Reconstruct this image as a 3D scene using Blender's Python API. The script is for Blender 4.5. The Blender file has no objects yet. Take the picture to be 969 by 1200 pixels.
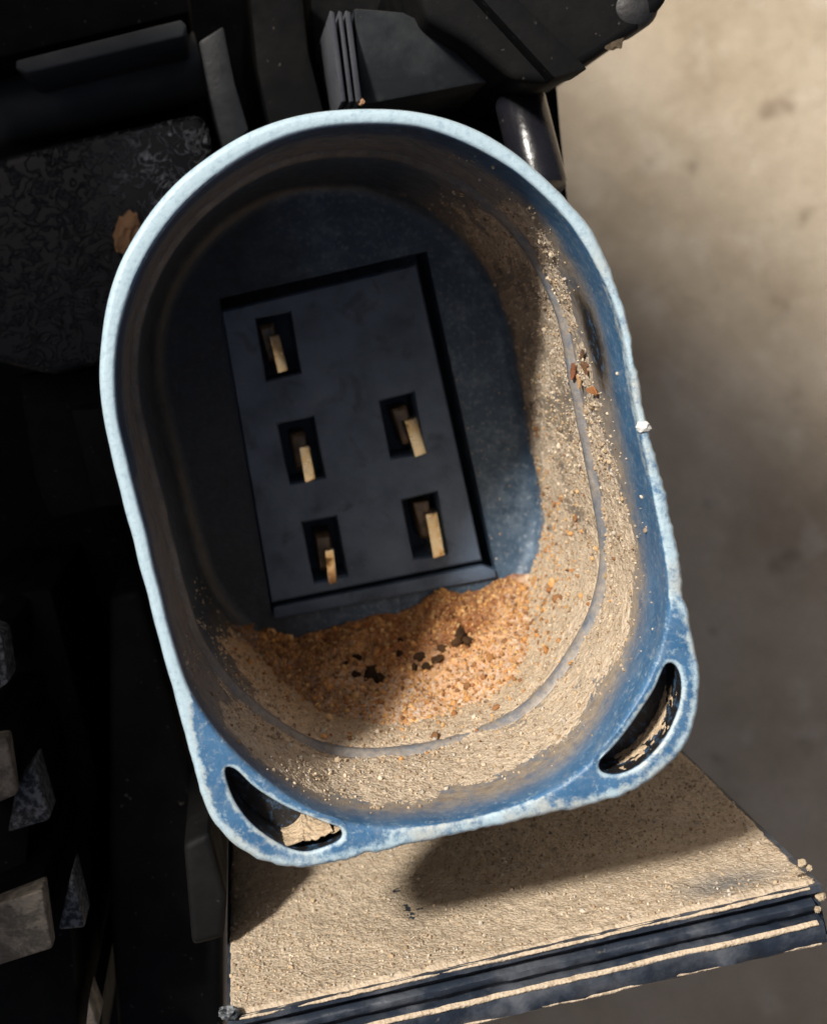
import bpy, bmesh, math, random
import numpy as np
from mathutils import Vector, Matrix
from mathutils.geometry import delaunay_2d_cdt

S = bpy.context.scene
COL = S.collection
random.seed(7)
RNG = np.random.default_rng(11)
MM = 0.001

# ------------------------------------------------------------------ camera
# the connector lies on its back, mouth upward; the camera looks straight down into it.
F = 1700.0                 # focal length in photograph pixels (photograph is 969 x 1200)
VX, VY = 270.0, 370.0      # pixel straight below the lens (the socket's depth axis vanishes there)
FLOOR = 85.0 * (1 / 0.72 - 1)   # depth of the socket, mm
D0 = 85.0                  # lens to rim, mm
H = 300.0                  # rim above the ground, mm
cam_d = bpy.data.cameras.new('camera')
cam = bpy.data.objects.new('camera', cam_d)
COL.objects.link(cam)
cam.location = (0, 0, (H + D0) * MM)
cam_d.sensor_fit = 'HORIZONTAL'
cam_d.sensor_width = 36.0
cam_d.lens = F / 969.0 * 36.0
cam_d.shift_x = (484.5 - VX) / 969.0
cam_d.shift_y = -(600.0 - VY) / 969.0
cam_d.clip_start = 0.005
cam_d.clip_end = 50.0
cam_d.dof.use_dof = True
cam_d.dof.focus_distance = 0.093
cam_d.dof.aperture_fstop = 75.0
S.camera = cam
S.render.resolution_x, S.render.resolution_y = 826, 1024

# ------------------------------------------------------------------ light
SUN_AZ = math.radians(141.0)     # towards the sun, counted from +X towards +Y (image up)
SUN_EL = math.radians(44.0)
sun_dir = Vector((math.cos(SUN_EL) * math.cos(SUN_AZ), math.cos(SUN_EL) * math.sin(SUN_AZ), math.sin(SUN_EL)))
W = bpy.data.worlds.new('World')
S.world = W
W.use_nodes = True
wn = W.node_tree.nodes
bg = wn['Background']
sky = wn.new('ShaderNodeTexSky')
sky.sky_type = 'NISHITA'
sky.sun_disc = False
sky.air_density = 0.6
sky.dust_density = 6.0
sky.ozone_density = 0.3
sky.sun_elevation = SUN_EL
sky.sun_rotation = math.radians(90.0) - SUN_AZ
W.node_tree.links.new(sky.outputs[0], bg.inputs[0])
bg.inputs[1].default_value = 0.06
sl = bpy.data.lights.new('sun', 'SUN')
sun = bpy.data.objects.new('sun', sl)
COL.objects.link(sun)
sl.energy = 5.0
sl.angle = math.radians(6.0)
sl.color = (1.0, 0.95, 0.87)
sun.location = sun_dir * 1.0
sun.rotation_euler = sun_dir.to_track_quat('Z', 'Y').to_euler()
vs = S.view_settings
vs.view_transform = 'Standard'
vs.look = 'None'
vs.exposure = 0.0
vs.gamma = 1.0
vs.use_curve_mapping = False

# ------------------------------------------------------------------ helpers
def pt(px, py, d):
    """photograph pixel at lens distance d (mm) -> x, y, z in mm above the ground"""
    return ((px - VX) * d / F, (VY - py) * d / F, H + D0 - d)

def zof(d):
    return H + D0 - d

def _hash(ix, iy, iz, seed):
    h = (ix * 374761393 + iy * 668265263 + iz * 2147483647 + seed * 1274126177) & 0xffffffff
    h = ((h ^ (h >> 13)) * 1274126177) & 0xffffffff
    h = ((h ^ (h >> 16)) * 2246822519) & 0xffffffff
    return ((h ^ (h >> 15)) & 0xffffff) / float(0xffffff)

def vnoise(p, seed=0):
    p = np.asarray(p, float)
    i = np.floor(p).astype(np.int64)
    f = p - i
    u = f * f * (3 - 2 * f)
    r = 0
    for dx in (0, 1):
        for dy in (0, 1):
            for dz in (0, 1):
                w = (u[:, 0] if dx else 1 - u[:, 0]) * (u[:, 1] if dy else 1 - u[:, 1]) * (u[:, 2] if dz else 1 - u[:, 2])
                r = r + w * _hash(i[:, 0] + dx, i[:, 1] + dy, i[:, 2] + dz, seed)
    return r * 2 - 1

def fbm(p, seed=0, octaves=4, gain=0.5):
    p = np.asarray(p, float)
    a, r, t = 1.0, 0, 0
    for o in range(octaves):
        r = r + a * vnoise(p, seed + o * 17)
        t += a
        a *= gain
        p = p * 2.03 + 5.3
    return r / t

def smooth01(x, a, b):
    t = np.clip((np.asarray(x, float) - a) / (b - a), 0, 1)
    return t * t * (3 - 2 * t)

def link_mesh(name, verts, faces, mat, parent=None, smooth=True, sharp=40, clean=True, colors=None):
    me = bpy.data.meshes.new(name)
    v = np.asarray(verts, float) * MM
    me.from_pydata(v.tolist(), [], [tuple(f) for f in faces])
    if clean:
        bm = bmesh.new()
        bm.from_mesh(me)
        bmesh.ops.remove_doubles(bm, verts=bm.verts, dist=2e-6)
        bmesh.ops.recalc_face_normals(bm, faces=bm.faces)
        bm.to_mesh(me)
        bm.free()
    if colors is not None:
        at = me.color_attributes.new('tint', 'FLOAT_COLOR', 'POINT')
        c = np.ones((len(me.vertices), 4))
        c[:, :3] = colors
        at.data.foreach_set('color', c.ravel())
    me.materials.append(mat)
    if smooth:
        me.polygons.foreach_set('use_smooth', [True] * len(me.polygons))
        if sharp:
            me.set_sharp_from_angle(angle=math.radians(sharp))
    me.update()
    o = bpy.data.objects.new(name, me)
    COL.objects.link(o)
    if parent is not None:
        o.parent = parent
        o.matrix_parent_inverse = parent_inv(parent)
    return o

def parent_inv(p):
    m = Matrix.Identity(4)
    q = p
    chain = []
    while q is not None:
        chain.append(q)
        q = q.parent
    for q in reversed(chain):
        m = m @ q.matrix_parent_inverse @ Matrix.LocRotScale(q.location, q.rotation_euler, q.scale)
    return m.inverted()

def tag(o, label=None, cat=None, group=None, kind=None):
    if label: o['label'] = label
    if cat: o['category'] = cat
    if group: o['group'] = group
    if kind: o['kind'] = kind
    return o

def catmull(points, n, closed=True):
    P = np.asarray(points, float)
    m = len(P)
    out = []
    seg = m if closed else m - 1
    for k in range(n):
        t = k * seg / (n if closed else n - 1)
        i = min(int(t), seg - 1)
        u = t - i
        if closed:
            a, b, c, d = P[(i - 1) % m], P[i % m], P[(i + 1) % m], P[(i + 2) % m]
        else:
            a, b, c, d = P[max(i - 1, 0)], P[i], P[i + 1], P[min(i + 2, m - 1)]
        out.append(0.5 * ((2 * b) + (-a + c) * u + (2 * a - 5 * b + 4 * c - d) * u * u + (-a + 3 * b - 3 * c + d) * u ** 3))
    return np.array(out)

def inside(poly, q):
    poly = np.asarray(poly)
    q = np.asarray(q)
    r = np.zeros(len(q), bool)
    j = len(poly) - 1
    for i in range(len(poly)):
        xi, yi = poly[i]
        xj, yj = poly[j]
        c = ((yi > q[:, 1]) != (yj > q[:, 1])) & (q[:, 0] < (xj - xi) * (q[:, 1] - yi) / (yj - yi + 1e-12) + xi)
        r ^= c
        j = i
    return r

def cdt_region(outer, holes=(), extra=()):
    """triangulate outer polygon minus holes -> verts2d, tris"""
    V, E = [], []
    for lp in [outer] + list(holes):
        b = len(V)
        n = len(lp)
        V += [Vector((float(x), float(y))) for x, y in lp]
        E += [(b + i, b + (i + 1) % n) for i in range(n)]
    V += [Vector((float(x), float(y))) for x, y in extra]
    vv, ee, ff, *_ = delaunay_2d_cdt(V, E, [], 0, 1e-6)
    vv = np.array([(v.x, v.y) for v in vv])
    ff = [list(f) for f in ff]
    cen = np.array([vv[f].mean(0) for f in ff])
    keep = inside(outer, cen)
    for h in holes:
        keep &= ~inside(h, cen)
    return vv, [f for f, k in zip(ff, keep) if k]

class MB:
    def __init__(s):
        s.v, s.f = [], []
    def add(s, verts, faces):
        b = len(s.v)
        s.v += [tuple(map(float, v)) for v in verts]
        s.f += [[b + i for i in f] for f in faces]
    def loft(s, rings, closed=True):
        n = len(rings[0])
        vs_, fs = [], []
        for r in rings:
            vs_ += [tuple(p) for p in r]
        for a in range(len(rings) - 1):
            for i in range(n if closed else n - 1):
                j = (i + 1) % n
                fs.append([a * n + i, a * n + j, (a + 1) * n + j, (a + 1) * n + i])
        s.add(vs_, fs)
    def region(s, outer, holes, z, extra=()):
        vv, ff = cdt_region(outer, holes, extra)
        s.add([(x, y, z) for x, y in vv], ff)
    def build(s, name, mat, parent=None, **k):
        return link_mesh(name, s.v, s.f, mat, parent, **k)

def bevel_mesh(verts, faces, width, seg=2):
    bm = bmesh.new()
    vs_ = [bm.verts.new(v) for v in verts]
    for f in faces:
        bm.faces.new([vs_[i] for i in f])
    bmesh.ops.remove_doubles(bm, verts=bm.verts, dist=1e-4)
    bmesh.ops.recalc_face_normals(bm, faces=bm.faces)
    es = [e for e in bm.edges if len(e.link_faces) == 2 and e.calc_face_angle(0) > 0.4]
    bmesh.ops.bevel(bm, geom=es, offset=width, segments=seg, profile=0.6, affect='EDGES', clamp_overlap=True)
    bm.verts.index_update()
    v = [tuple(x.co) for x in bm.verts]
    f = [[q.index for q in x.verts] for x in bm.faces]
    bm.free()
    return v, f

def prism(name, poly_px, d_top, d_bot, mat, parent, bev=0.3, seg=2, tilt=(0, 0), **k):
    """outline read off the photograph at lens distance d_top, extruded straight down to d_bot"""
    P = [pt(x, y, d_top) for x, y in poly_px]
    cx = sum(p[0] for p in P) / len(P)
    cy = sum(p[1] for p in P) / len(P)
    n = len(P)
    top = [(p[0], p[1], p[2] + (p[0] - cx) * tilt[0] + (p[1] - cy) * tilt[1]) for p in P]
    bot = [(p[0], p[1], zof(d_bot)) for p in P]
    fs = [list(range(n)), list(range(2 * n - 1, n - 1, -1))] + [[i, i + n, (i + 1) % n + n, (i + 1) % n] for i in range(n)]
    v, f = bevel_mesh(top + bot, fs, bev, seg)
    return link_mesh(name, v, f, mat, parent, **k)

def tube(name, a, b, r, mat, parent, n=20, cap=0.3, **k):
    a, b = np.array(a, float), np.array(b, float)
    ax = (b - a) / np.linalg.norm(b - a)
    u = np.cross(ax, (0, 0, 1)) if abs(ax[2]) < 0.9 else np.cross(ax, (1, 0, 0))
    u /= np.linalg.norm(u)
    w = np.cross(ax, u)
    L = np.linalg.norm(b - a)
    rings = []
    prof = [(0, 0.01), (0, r - cap), (cap * 0.3, r - cap * 0.3), (cap, r), (L - cap, r), (L - cap * 0.3, r - cap * 0.3), (L, r - cap), (L, 0.01)]
    for s_, rr in prof:
        rings.append([a + ax * s_ + (u * math.cos(t) + w * math.sin(t)) * rr for t in np.linspace(0, 2 * math.pi, n, endpoint=False)])
    m = MB()
    m.loft(rings)
    return m.build(name, mat, parent, **k)

# ------------------------------------------------------------------ materials
class NT:
    def __init__(s, name):
        s.m = bpy.data.materials.new(name)
        s.m.use_nodes = True
        s.t = s.m.node_tree
        s.b = s.t.nodes['Principled BSDF']
    def n(s, typ, **k):
        x = s.t.nodes.new(typ)
        for a, v in k.items():
            setattr(x, a, v)
        return x
    def l(s, a, b):
        s.t.links.new(a, b)
    def pos(s):
        g = s.n('ShaderNodeNewGeometry')
        return g.outputs['Position']
    def noise(s, scale, detail=4, rough=0.55, vec=None, dist=0.0):
        x = s.n('ShaderNodeTexNoise')
        x.inputs['Scale'].default_value = scale
        x.inputs['Detail'].default_value = detail
        x.inputs['Roughness'].default_value = rough
        x.inputs['Distortion'].default_value = dist
        s.l(vec if vec is not None else s.pos(), x.inputs['Vector'])
        return x.outputs['Fac']
    def voro(s, scale, feature='F1'):
        x = s.n('ShaderNodeTexVoronoi', feature=feature)
        x.inputs['Scale'].default_value = scale
        s.l(s.pos(), x.inputs['Vector'])
        return x
    def ramp(s, fac, stops):
        r = s.n('ShaderNodeValToRGB')
        e = r.color_ramp.elements
        while len(e) < len(stops):
            e.new(0.5)
        for q, (p, c) in zip(e, stops):
            q.position = p
            q.color = (c[0], c[1], c[2], 1) if not isinstance(c, (int, float)) else (c, c, c, 1)
        s.l(fac, r.inputs[0])
        return r.outputs[0]
    def mix(s, fac, a, b, mode='MIX'):
        x = s.n('ShaderNodeMix', data_type='RGBA', blend_type=mode)
        for sock, val in ((x.inputs[0], fac), (x.inputs[6], a), (x.inputs[7], b)):
            if isinstance(val, (int, float)):
                sock.default_value = val
            elif isinstance(val, tuple):
                sock.default_value = (val[0], val[1], val[2], 1)
            else:
                s.l(val, sock)
        return x.outputs[2]
    def math(s, op, a, b=0.0, c=0.0):
        x = s.n('ShaderNodeMath', operation=op)
        for sock, val in zip(x.inputs, (a, b, c)):
            if isinstance(val, (int, float)):
                sock.default_value = val
            else:
                s.l(val, sock)
        return x.outputs[0]
    def attr(s, name):
        x = s.n('ShaderNodeAttribute', attribute_name=name)
        return x
    def bump(s, h, dist, strength=1.0, prev=None):
        x = s.n('ShaderNodeBump')
        x.inputs['Distance'].default_value = dist
        x.inputs['Strength'].default_value = strength
        s.l(h, x.inputs['Height'])
        if prev is not None:
            s.l(prev, x.inputs['Normal'])
        return x.outputs[0]
    def out(s, color=None, rough=None, normal=None, spec=None, metal=None):
        for nm, v in (('Base Color', color), ('Roughness', rough), ('Normal', normal), ('Specular IOR Level', spec), ('Metallic', metal)):
            if v is None:
                continue
            k = s.b.inputs[nm]
            if isinstance(v, (int, float)):
                k.default_value = v
            elif isinstance(v, tuple):
                k.default_value = (v[0], v[1], v[2], 1)
            else:
                s.l(v, k)
        return s.m

def mat_socket():
    """weathered blue-grey plastic; 'tint' red = scuffed lip and painted glint, green = brown dirt film, blue = black grime and painted wall shade"""
    t = NT('weathered_socket_plastic')
    a = t.attr('tint')
    sep = t.n('ShaderNodeSeparateColor')
    t.l(a.outputs['Color'], sep.inputs[0])
    sx = t.n('ShaderNodeSeparateXYZ')
    t.l(t.pos(), sx.inputs[0])
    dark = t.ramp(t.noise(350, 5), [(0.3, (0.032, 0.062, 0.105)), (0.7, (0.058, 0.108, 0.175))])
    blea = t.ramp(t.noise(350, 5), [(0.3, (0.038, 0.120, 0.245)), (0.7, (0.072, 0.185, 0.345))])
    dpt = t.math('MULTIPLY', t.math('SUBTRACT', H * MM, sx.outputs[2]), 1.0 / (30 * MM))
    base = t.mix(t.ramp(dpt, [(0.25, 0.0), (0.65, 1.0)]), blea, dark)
    fine = t.noise(2600, 3)
    base = t.mix(t.ramp(t.noise(620, 6, 0.75), [(0.48, 0.0), (0.70, 0.55)]), base, (0.20, 0.27, 0.35))
    base = t.mix(t.ramp(fine, [(0.55, 0.0), (0.72, 0.5)]), base, (0.30, 0.35, 0.40))
    chip = t.math('MULTIPLY', t.math('SUBTRACT', t.noise(1100, 6, 0.75), 0.5), 1.7)
    wear_glint = t.ramp(t.math('ADD', sep.outputs[0], t.math('MULTIPLY', chip, t.ramp(sep.outputs[0], [(0.02, 0.0), (0.15, 1.0)]))), [(0.30, 0.0), (0.62, 1.0)])
    wear_glint = t.math('MULTIPLY', wear_glint, t.ramp(t.noise(2400, 4, 0.7), [(0.25, 0.6), (0.5, 1.0)]))
    wear_glint = t.math('MAXIMUM', wear_glint, t.math('MULTIPLY', t.ramp(dpt, [(0.03, 0.55), (0.10, 0.0)]), t.ramp(t.noise(1900, 5, 0.75), [(0.56, 0.0), (0.66, 1.0)])))
    base = t.mix(wear_glint, base, t.mix(t.math('MULTIPLY', t.ramp(t.noise(300, 4), [(0.42, 0.0), (0.62, 1.0)]), t.ramp(sep.outputs[0], [(0.62, 1.0), (0.8, 0.0)])), (0.46, 0.60, 0.68), (0.47, 0.51, 0.50)))
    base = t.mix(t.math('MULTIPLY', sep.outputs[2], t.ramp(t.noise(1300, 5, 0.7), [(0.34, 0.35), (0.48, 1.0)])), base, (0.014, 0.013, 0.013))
    dn = t.ramp(t.noise(700, 6, 0.65), [(0.28, 0.3), (0.52, 1.0)])
    dn = t.math('MULTIPLY', dn, t.ramp(t.noise(3200, 4, 0.7), [(0.28, 0.5), (0.5, 1.0)]))
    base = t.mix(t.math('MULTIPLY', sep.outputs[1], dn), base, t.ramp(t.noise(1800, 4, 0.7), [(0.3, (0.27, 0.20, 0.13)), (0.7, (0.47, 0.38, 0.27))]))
    floor_shade = t.math('ADD', t.math('MULTIPLY', sx.outputs[0], 60.0), t.math('MULTIPLY', t.noise(160, 4), 0.9))
    floor_shade = t.math('MULTIPLY', t.ramp(floor_shade, [(0.55, 0.85), (1.35, 0.0)]), t.math('LESS_THAN', sx.outputs[2], (H - FLOOR + 0.4) * MM))
    base = t.mix(floor_shade, base, (0.016, 0.018, 0.021))  # left of the floor darkened: its shade is painted into the colour
    r = t.ramp(t.noise(1200, 4), [(0.3, 0.32), (0.7, 0.5)])
    nm = t.bump(t.noise(1500, 6, 0.7), 0.00007, 0.8)
    nm = t.bump(t.noise(3600, 4, 0.7), 0.00004, 0.6, nm)
    return t.out(base, r, nm, 0.5)

def mat_plastic(name, col, r0, r1, dirt=0.25, bscale=1200, bdist=0.00005, dirtcol=(0.10, 0.085, 0.065), spec=0.4, dscale=260):
    t = NT(name)
    c = t.mix(t.ramp(t.noise(dscale, 6, 0.65), [(0.45, 0.0), (0.75 if dscale == 260 else 0.58, dirt)]), col, dirtcol)
    c = t.mix(t.ramp(t.noise(1700, 2), [(0.70, 0.0), (0.78, 0.5)]), c, (0.16, 0.145, 0.12))
    r = t.ramp(t.noise(600, 4), [(0.3, r0), (0.7, r1)])
    nm = t.bump(t.noise(bscale, 4, 0.6), bdist, 0.8)
    return t.out(c, r, nm, spec)

def mat_panel():
    t = NT('contact_panel_plastic')
    c = t.ramp(t.noise(240, 5, 0.6), [(0.3, (0.055, 0.086, 0.140)), (0.5, (0.092, 0.138, 0.215)), (0.7, (0.13, 0.185, 0.275))])
    sm = t.ramp(t.noise(420, 4, 0.6, dist=0.6), [(0.56, 0.0), (0.70, 0.45)])
    c = t.mix(sm, c, (0.012, 0.012, 0.014))
    sp = t.ramp(t.noise(3500, 2), [(0.68, 0.0), (0.76, 0.7)])
    c = t.mix(sp, c, (0.22, 0.19, 0.15))
    return t.out(c, t.ramp(t.noise(500, 4), [(0.3, 0.38), (0.7, 0.6)]), t.bump(t.noise(1300, 5), 0.00006, 0.8), 0.5)

def mat_soil(name, stops, bump=0.00009, use_tint=True):
    t = NT(name)
    c = t.ramp(t.noise(1300, 7, 0.75), stops)
    v = t.voro(4200)
    c = t.mix(t.ramp(v.outputs['Color'], [(0.2, 0.0), (0.9, 0.45)]), c, (0.62, 0.52, 0.40))
    c = t.mix(t.ramp(t.noise(2100, 3), [(0.33, 0.4), (0.43, 0.0)]), c, (0.16, 0.105, 0.06))
    if use_tint:
        c = t.mix(1.0, c, t.attr('tint').outputs['Color'], 'MULTIPLY')
    nm = t.bump(v.outputs['Distance'], bump, 0.9)
    nm = t.bump(t.noise(5200, 4, 0.7), bump * 0.6, 0.8, nm)
    return t.out(c, 0.95, nm, 0.15)

def mat_tint(name, rough=0.9):
    t = NT(name)
    c = t.mix(t.ramp(t.noise(3000, 3), [(0.3, 0.0), (0.7, 0.35)]), t.attr('tint').outputs['Color'], (0.30, 0.20, 0.11))
    return t.out(c, rough, t.bump(t.noise(5000, 3), 0.00006, 0.8), 0.2)

def mat_ground():
    t = NT('dusty_concrete')
    c = t.ramp(t.noise(22, 8, 0.62), [(0.3, (0.39, 0.31, 0.215)), (0.5, (0.535, 0.445, 0.328)), (0.7, (0.645, 0.55, 0.425))])
    c = t.mix(t.ramp(t.noise(75, 5, 0.6, dist=0.3), [(0.56, 0.0), (0.68, 0.7)]), c, (0.66, 0.58, 0.46))
    c = t.mix(t.ramp(t.noise(58, 4, 0.6), [(0.62, 0.0), (0.72, 0.7)]), c, (0.20, 0.145, 0.095))
    c = t.mix(t.ramp(t.noise(900, 4, 0.7), [(0.35, 0.4), (0.62, 0.0)]), c, (0.24, 0.19, 0.14))
    nm = t.bump(t.noise(420, 6, 0.7), 0.0006, 0.7)
    nm = t.bump(t.noise(60, 4), 0.002, 0.5, nm)
    return t.out(c, 0.9, nm, 0.25)

def mat_brass():
    t = NT('tarnished_brass')
    c = t.ramp(t.noise(700, 4), [(0.36, (0.20, 0.12, 0.06)), (0.44, (0.92, 0.74, 0.44)), (0.54, (1.0, 0.94, 0.76))])
    return t.out(c, t.ramp(t.noise(1500, 3), [(0.3, 0.15), (0.7, 0.3)]), t.bump(t.noise(1400, 3), 0.00003, 0.6), 0.5, 0.9)

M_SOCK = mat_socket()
M_PANEL = mat_panel()
M_BLACK = mat_plastic('matt_black_plastic', (0.0045, 0.0047, 0.0053), 0.6, 0.8, 0.06, spec=0.14)
M_BLACK2 = mat_plastic('satin_black_plastic', (0.02, 0.023, 0.026), 0.34, 0.5, 0.35, dirtcol=(0.10, 0.105, 0.11))
M_ROD = mat_plastic('greyed_rod_plastic', (0.05, 0.057, 0.06), 0.5, 0.7, 0.4, dirtcol=(0.12, 0.12, 0.12))
M_GLOSS = mat_plastic('glossy_black_plastic', (0.010, 0.010, 0.014), 0.2, 0.3, 0.05)
def mat_grained():
    t = NT('grained_black_plastic')
    v = t.noise(760, 3, 0.6, dist=0.9)
    w = t.math('ABSOLUTE', t.math('SUBTRACT', v, 0.5))
    crest = t.ramp(w, [(0.0, 1.0), (0.05, 0.0)])
    vd = t.n('ShaderNodeVectorMath', operation='DISTANCE')
    t.l(t.pos(), vd.inputs[0])
    vd.inputs[1].default_value = tuple(q * MM for q in pt(205, 180, 116))
    zone = t.math('ADD', t.math('MULTIPLY', vd.outputs['Value'], 75.0), t.math('MULTIPLY', t.noise(140, 3), 0.6))
    zone = t.ramp(zone, [(0.45, 1.0), (1.1, 0.12)])
    c = t.mix(t.math('MULTIPLY', crest, zone), (0.010, 0.011, 0.013), (0.42, 0.44, 0.48))
    return t.out(c, 0.45, t.bump(crest, 0.0003, 0.9), 0.4)
M_ROUGHB = mat_grained()
M_GREYD = mat_plastic('dust_greyed_plastic', (0.13, 0.115, 0.095), 0.8, 0.95, 0.8, 2200, 0.0003, (0.30, 0.26, 0.21), dscale=700)
M_SPECK = mat_plastic('speckled_grey_plastic', (0.03, 0.034, 0.04), 0.5, 0.7, 1.0, 2600, 0.0003, (0.20, 0.215, 0.23), dscale=2200)
M_SHELF = mat_plastic('scuffed_shelf_plastic', (0.022, 0.03, 0.046), 0.35, 0.6, 0.5, 1500, 0.0001, (0.22, 0.23, 0.25))
M_EDGE = mat_plastic('polished_rib_plastic', (0.09, 0.095, 0.11), 0.25, 0.4, 0.3, dirtcol=(0.2, 0.2, 0.22))
M_BRASS = mat_brass()
M_TARN = mat_plastic('tarnished_copper', (0.10, 0.065, 0.035), 0.3, 0.5, 0.8, dirtcol=(0.26, 0.17, 0.09), dscale=900, spec=0.8)
M_DUST = mat_soil('pale_dust', [(0.3, (0.40, 0.31, 0.215)), (0.5, (0.545, 0.435, 0.315)), (0.7, (0.64, 0.53, 0.405))])
M_CLAY = mat_soil('orange_clay', [(0.3, (0.38, 0.155, 0.050)), (0.5, (0.55, 0.265, 0.095)), (0.7, (0.66, 0.38, 0.165))])
M_GRAIN = mat_tint('soil_grains')
M_GROUND = mat_ground()
M_CRUMB = mat_plastic('hollow_dark', (0.030, 0.018, 0.011), 0.85, 0.95, 0.8, 3000, 0.0002, (0.11, 0.055, 0.025), spec=0.1)

# ------------------------------------------------------------------ ground
R = 3.0
gm = bpy.data.meshes.new('ground')
gm.from_pydata([(-R, -R, 0), (R, -R, 0), (R, R, 0), (-R, R, 0)], [], [(0, 1, 2, 3)])
gm.materials.append(M_GROUND)
ground = bpy.data.objects.new('ground', gm)
COL.objects.link(ground)
tag(ground, 'dusty beige concrete ground under the connector unit', None, None, 'structure')

# ------------------------------------------------------------------ socket outlines
OUT = [(118.6,397),(123,363),(129,338),(140,307),(159,273),(180,242),(211,208),(249,179),(286,156),(329,139),(369,130),(400,127),
 (437,126),(480,128),(524,137),(561,151),(598,173),(629,198),(660,227),(688,258),(700,275),(719,322),(734,364),(745,418),(753,471),
 (764,515),(773,545),(785,598),(798,657),(804,700),(813,746),(822,793),(822,824),(813,864),(798,889),(773,910),(742,932),(689,946),
 (627,960),(548,977),(486,990),(424,1005),(368,1019),(331,1019),(300,1010),(286,1002),(258,979),(240,948),(230,911),(218,865),
 (203,809),(187,753),(173,697),(156,632),(140,573),(128,524),(119,480),(115.5,440)]
INN = [(139,391),(146,363),(159,326),(180,286),(205,252),(239,218),(276,190),(317,167),(357,153),(400,146),(440,145),(493,148),
 (533,162),(573,181),(604,200),(635,227),(663,255),(682,283),(704,322),(722,362),(732,405),(740,460),(752,520),(763,573),(772,620),
 (781,672),(784,705),(779,737),(767,780),(748,815),(723,855),(699,886),(668,914),(634,932),(590,949),(550,960),(500,968),(450,970),
 (398,964),(360,948),(323,923),(289,895),(265,871),(237,834),(221,806),(206,759),(190,697),(174,629),(162,586),(150,536),(139,493),(135.5,450)]
CX, CY = 458.0, 565.0
NA = 480
TH = np.linspace(0, 2 * math.pi, NA, endpoint=False)
def polar(points, sigma_deg):
    P = np.array(points, float)
    a = np.arctan2(-(P[:, 1] - CY), P[:, 0] - CX) % (2 * math.pi)
    r = np.hypot(P[:, 0] - CX, P[:, 1] - CY)
    o = np.argsort(a)
    a, r = a[o], r[o]
    a = np.concatenate([a - 2 * math.pi, a, a + 2 * math.pi])
    r = np.concatenate([r, r, r])
    rr = np.interp(TH, a, r)
    k = np.fft.fftfreq(NA, 1.0 / NA)
    g = np.exp(-0.5 * (k * math.radians(sigma_deg)) ** 2)
    return np.real(np.fft.ifft(np.fft.fft(rr) * g))
rO, rI = polar(OUT, 1.8), polar(INN, 2.4)
def ring_mm(r):
    return np.stack([(CX + np.cos(TH) * r - VX) * D0 / F, (VY - (CY - np.sin(TH) * r)) * D0 / F], 1)
circ = np.stack([np.cos(TH) * 30, np.sin(TH) * 30, TH * 0], 1)
nick = fbm(circ * 0.9, 3, 3)
nick2 = np.clip(fbm(circ * 0.55, 9, 2) - 0.25, 0, 1)
side = smooth01(np.cos(TH + math.radians(35)), -0.35, 0.4)        # the worn right and lower side
rO = rO + (nick * 1.6 + fbm(circ * 2.3, 13, 2) * 1.5 - nick2 * 6) * side
O2, I2 = ring_mm(rO), ring_mm(rI)
tang = np.roll(I2, -1, 0) - np.roll(I2, 1, 0)
tang /= np.linalg.norm(tang, axis=1)[:, None]
INW = np.stack([-tang[:, 1], tang[:, 0]], 1)                     # inward normal (curve runs counter-clockwise)
FLOOR = D0 * (1 / 0.72 - 1)
STEP = D0 * (1 / 0.86 - 1)
SLOT1 = catmull([(264,904),(276,903),(300,925),(336,947),(373,962),(396,970),(400,982),(384,992),(354,999),(323,987),(294,965),(274,937)], 60)
SLOT2 = catmull([(781,780),(768,808),(752,833),(736,856),(720,876),(704,893),(706,905),(724,908),(750,897),(778,868),(795,832),(799,802),(793,782)], 60)
def px2mm(loop, d=D0):
    return np.stack([(loop[:, 0] - VX) * d / F, (VY - loop[:, 1]) * d / F], 1)
SLOTS = [px2mm(SLOT1), px2mm(SLOT2)]

# ------------------------------------------------------------------ the connector unit
unit = bpy.data.objects.new('connector_unit', None)
COL.objects.link(unit)
unit.location = (0, 0, 0)
tag(unit, 'black plastic electrical connector unit with an oval five-pin socket caked in dust', 'connector')

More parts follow.
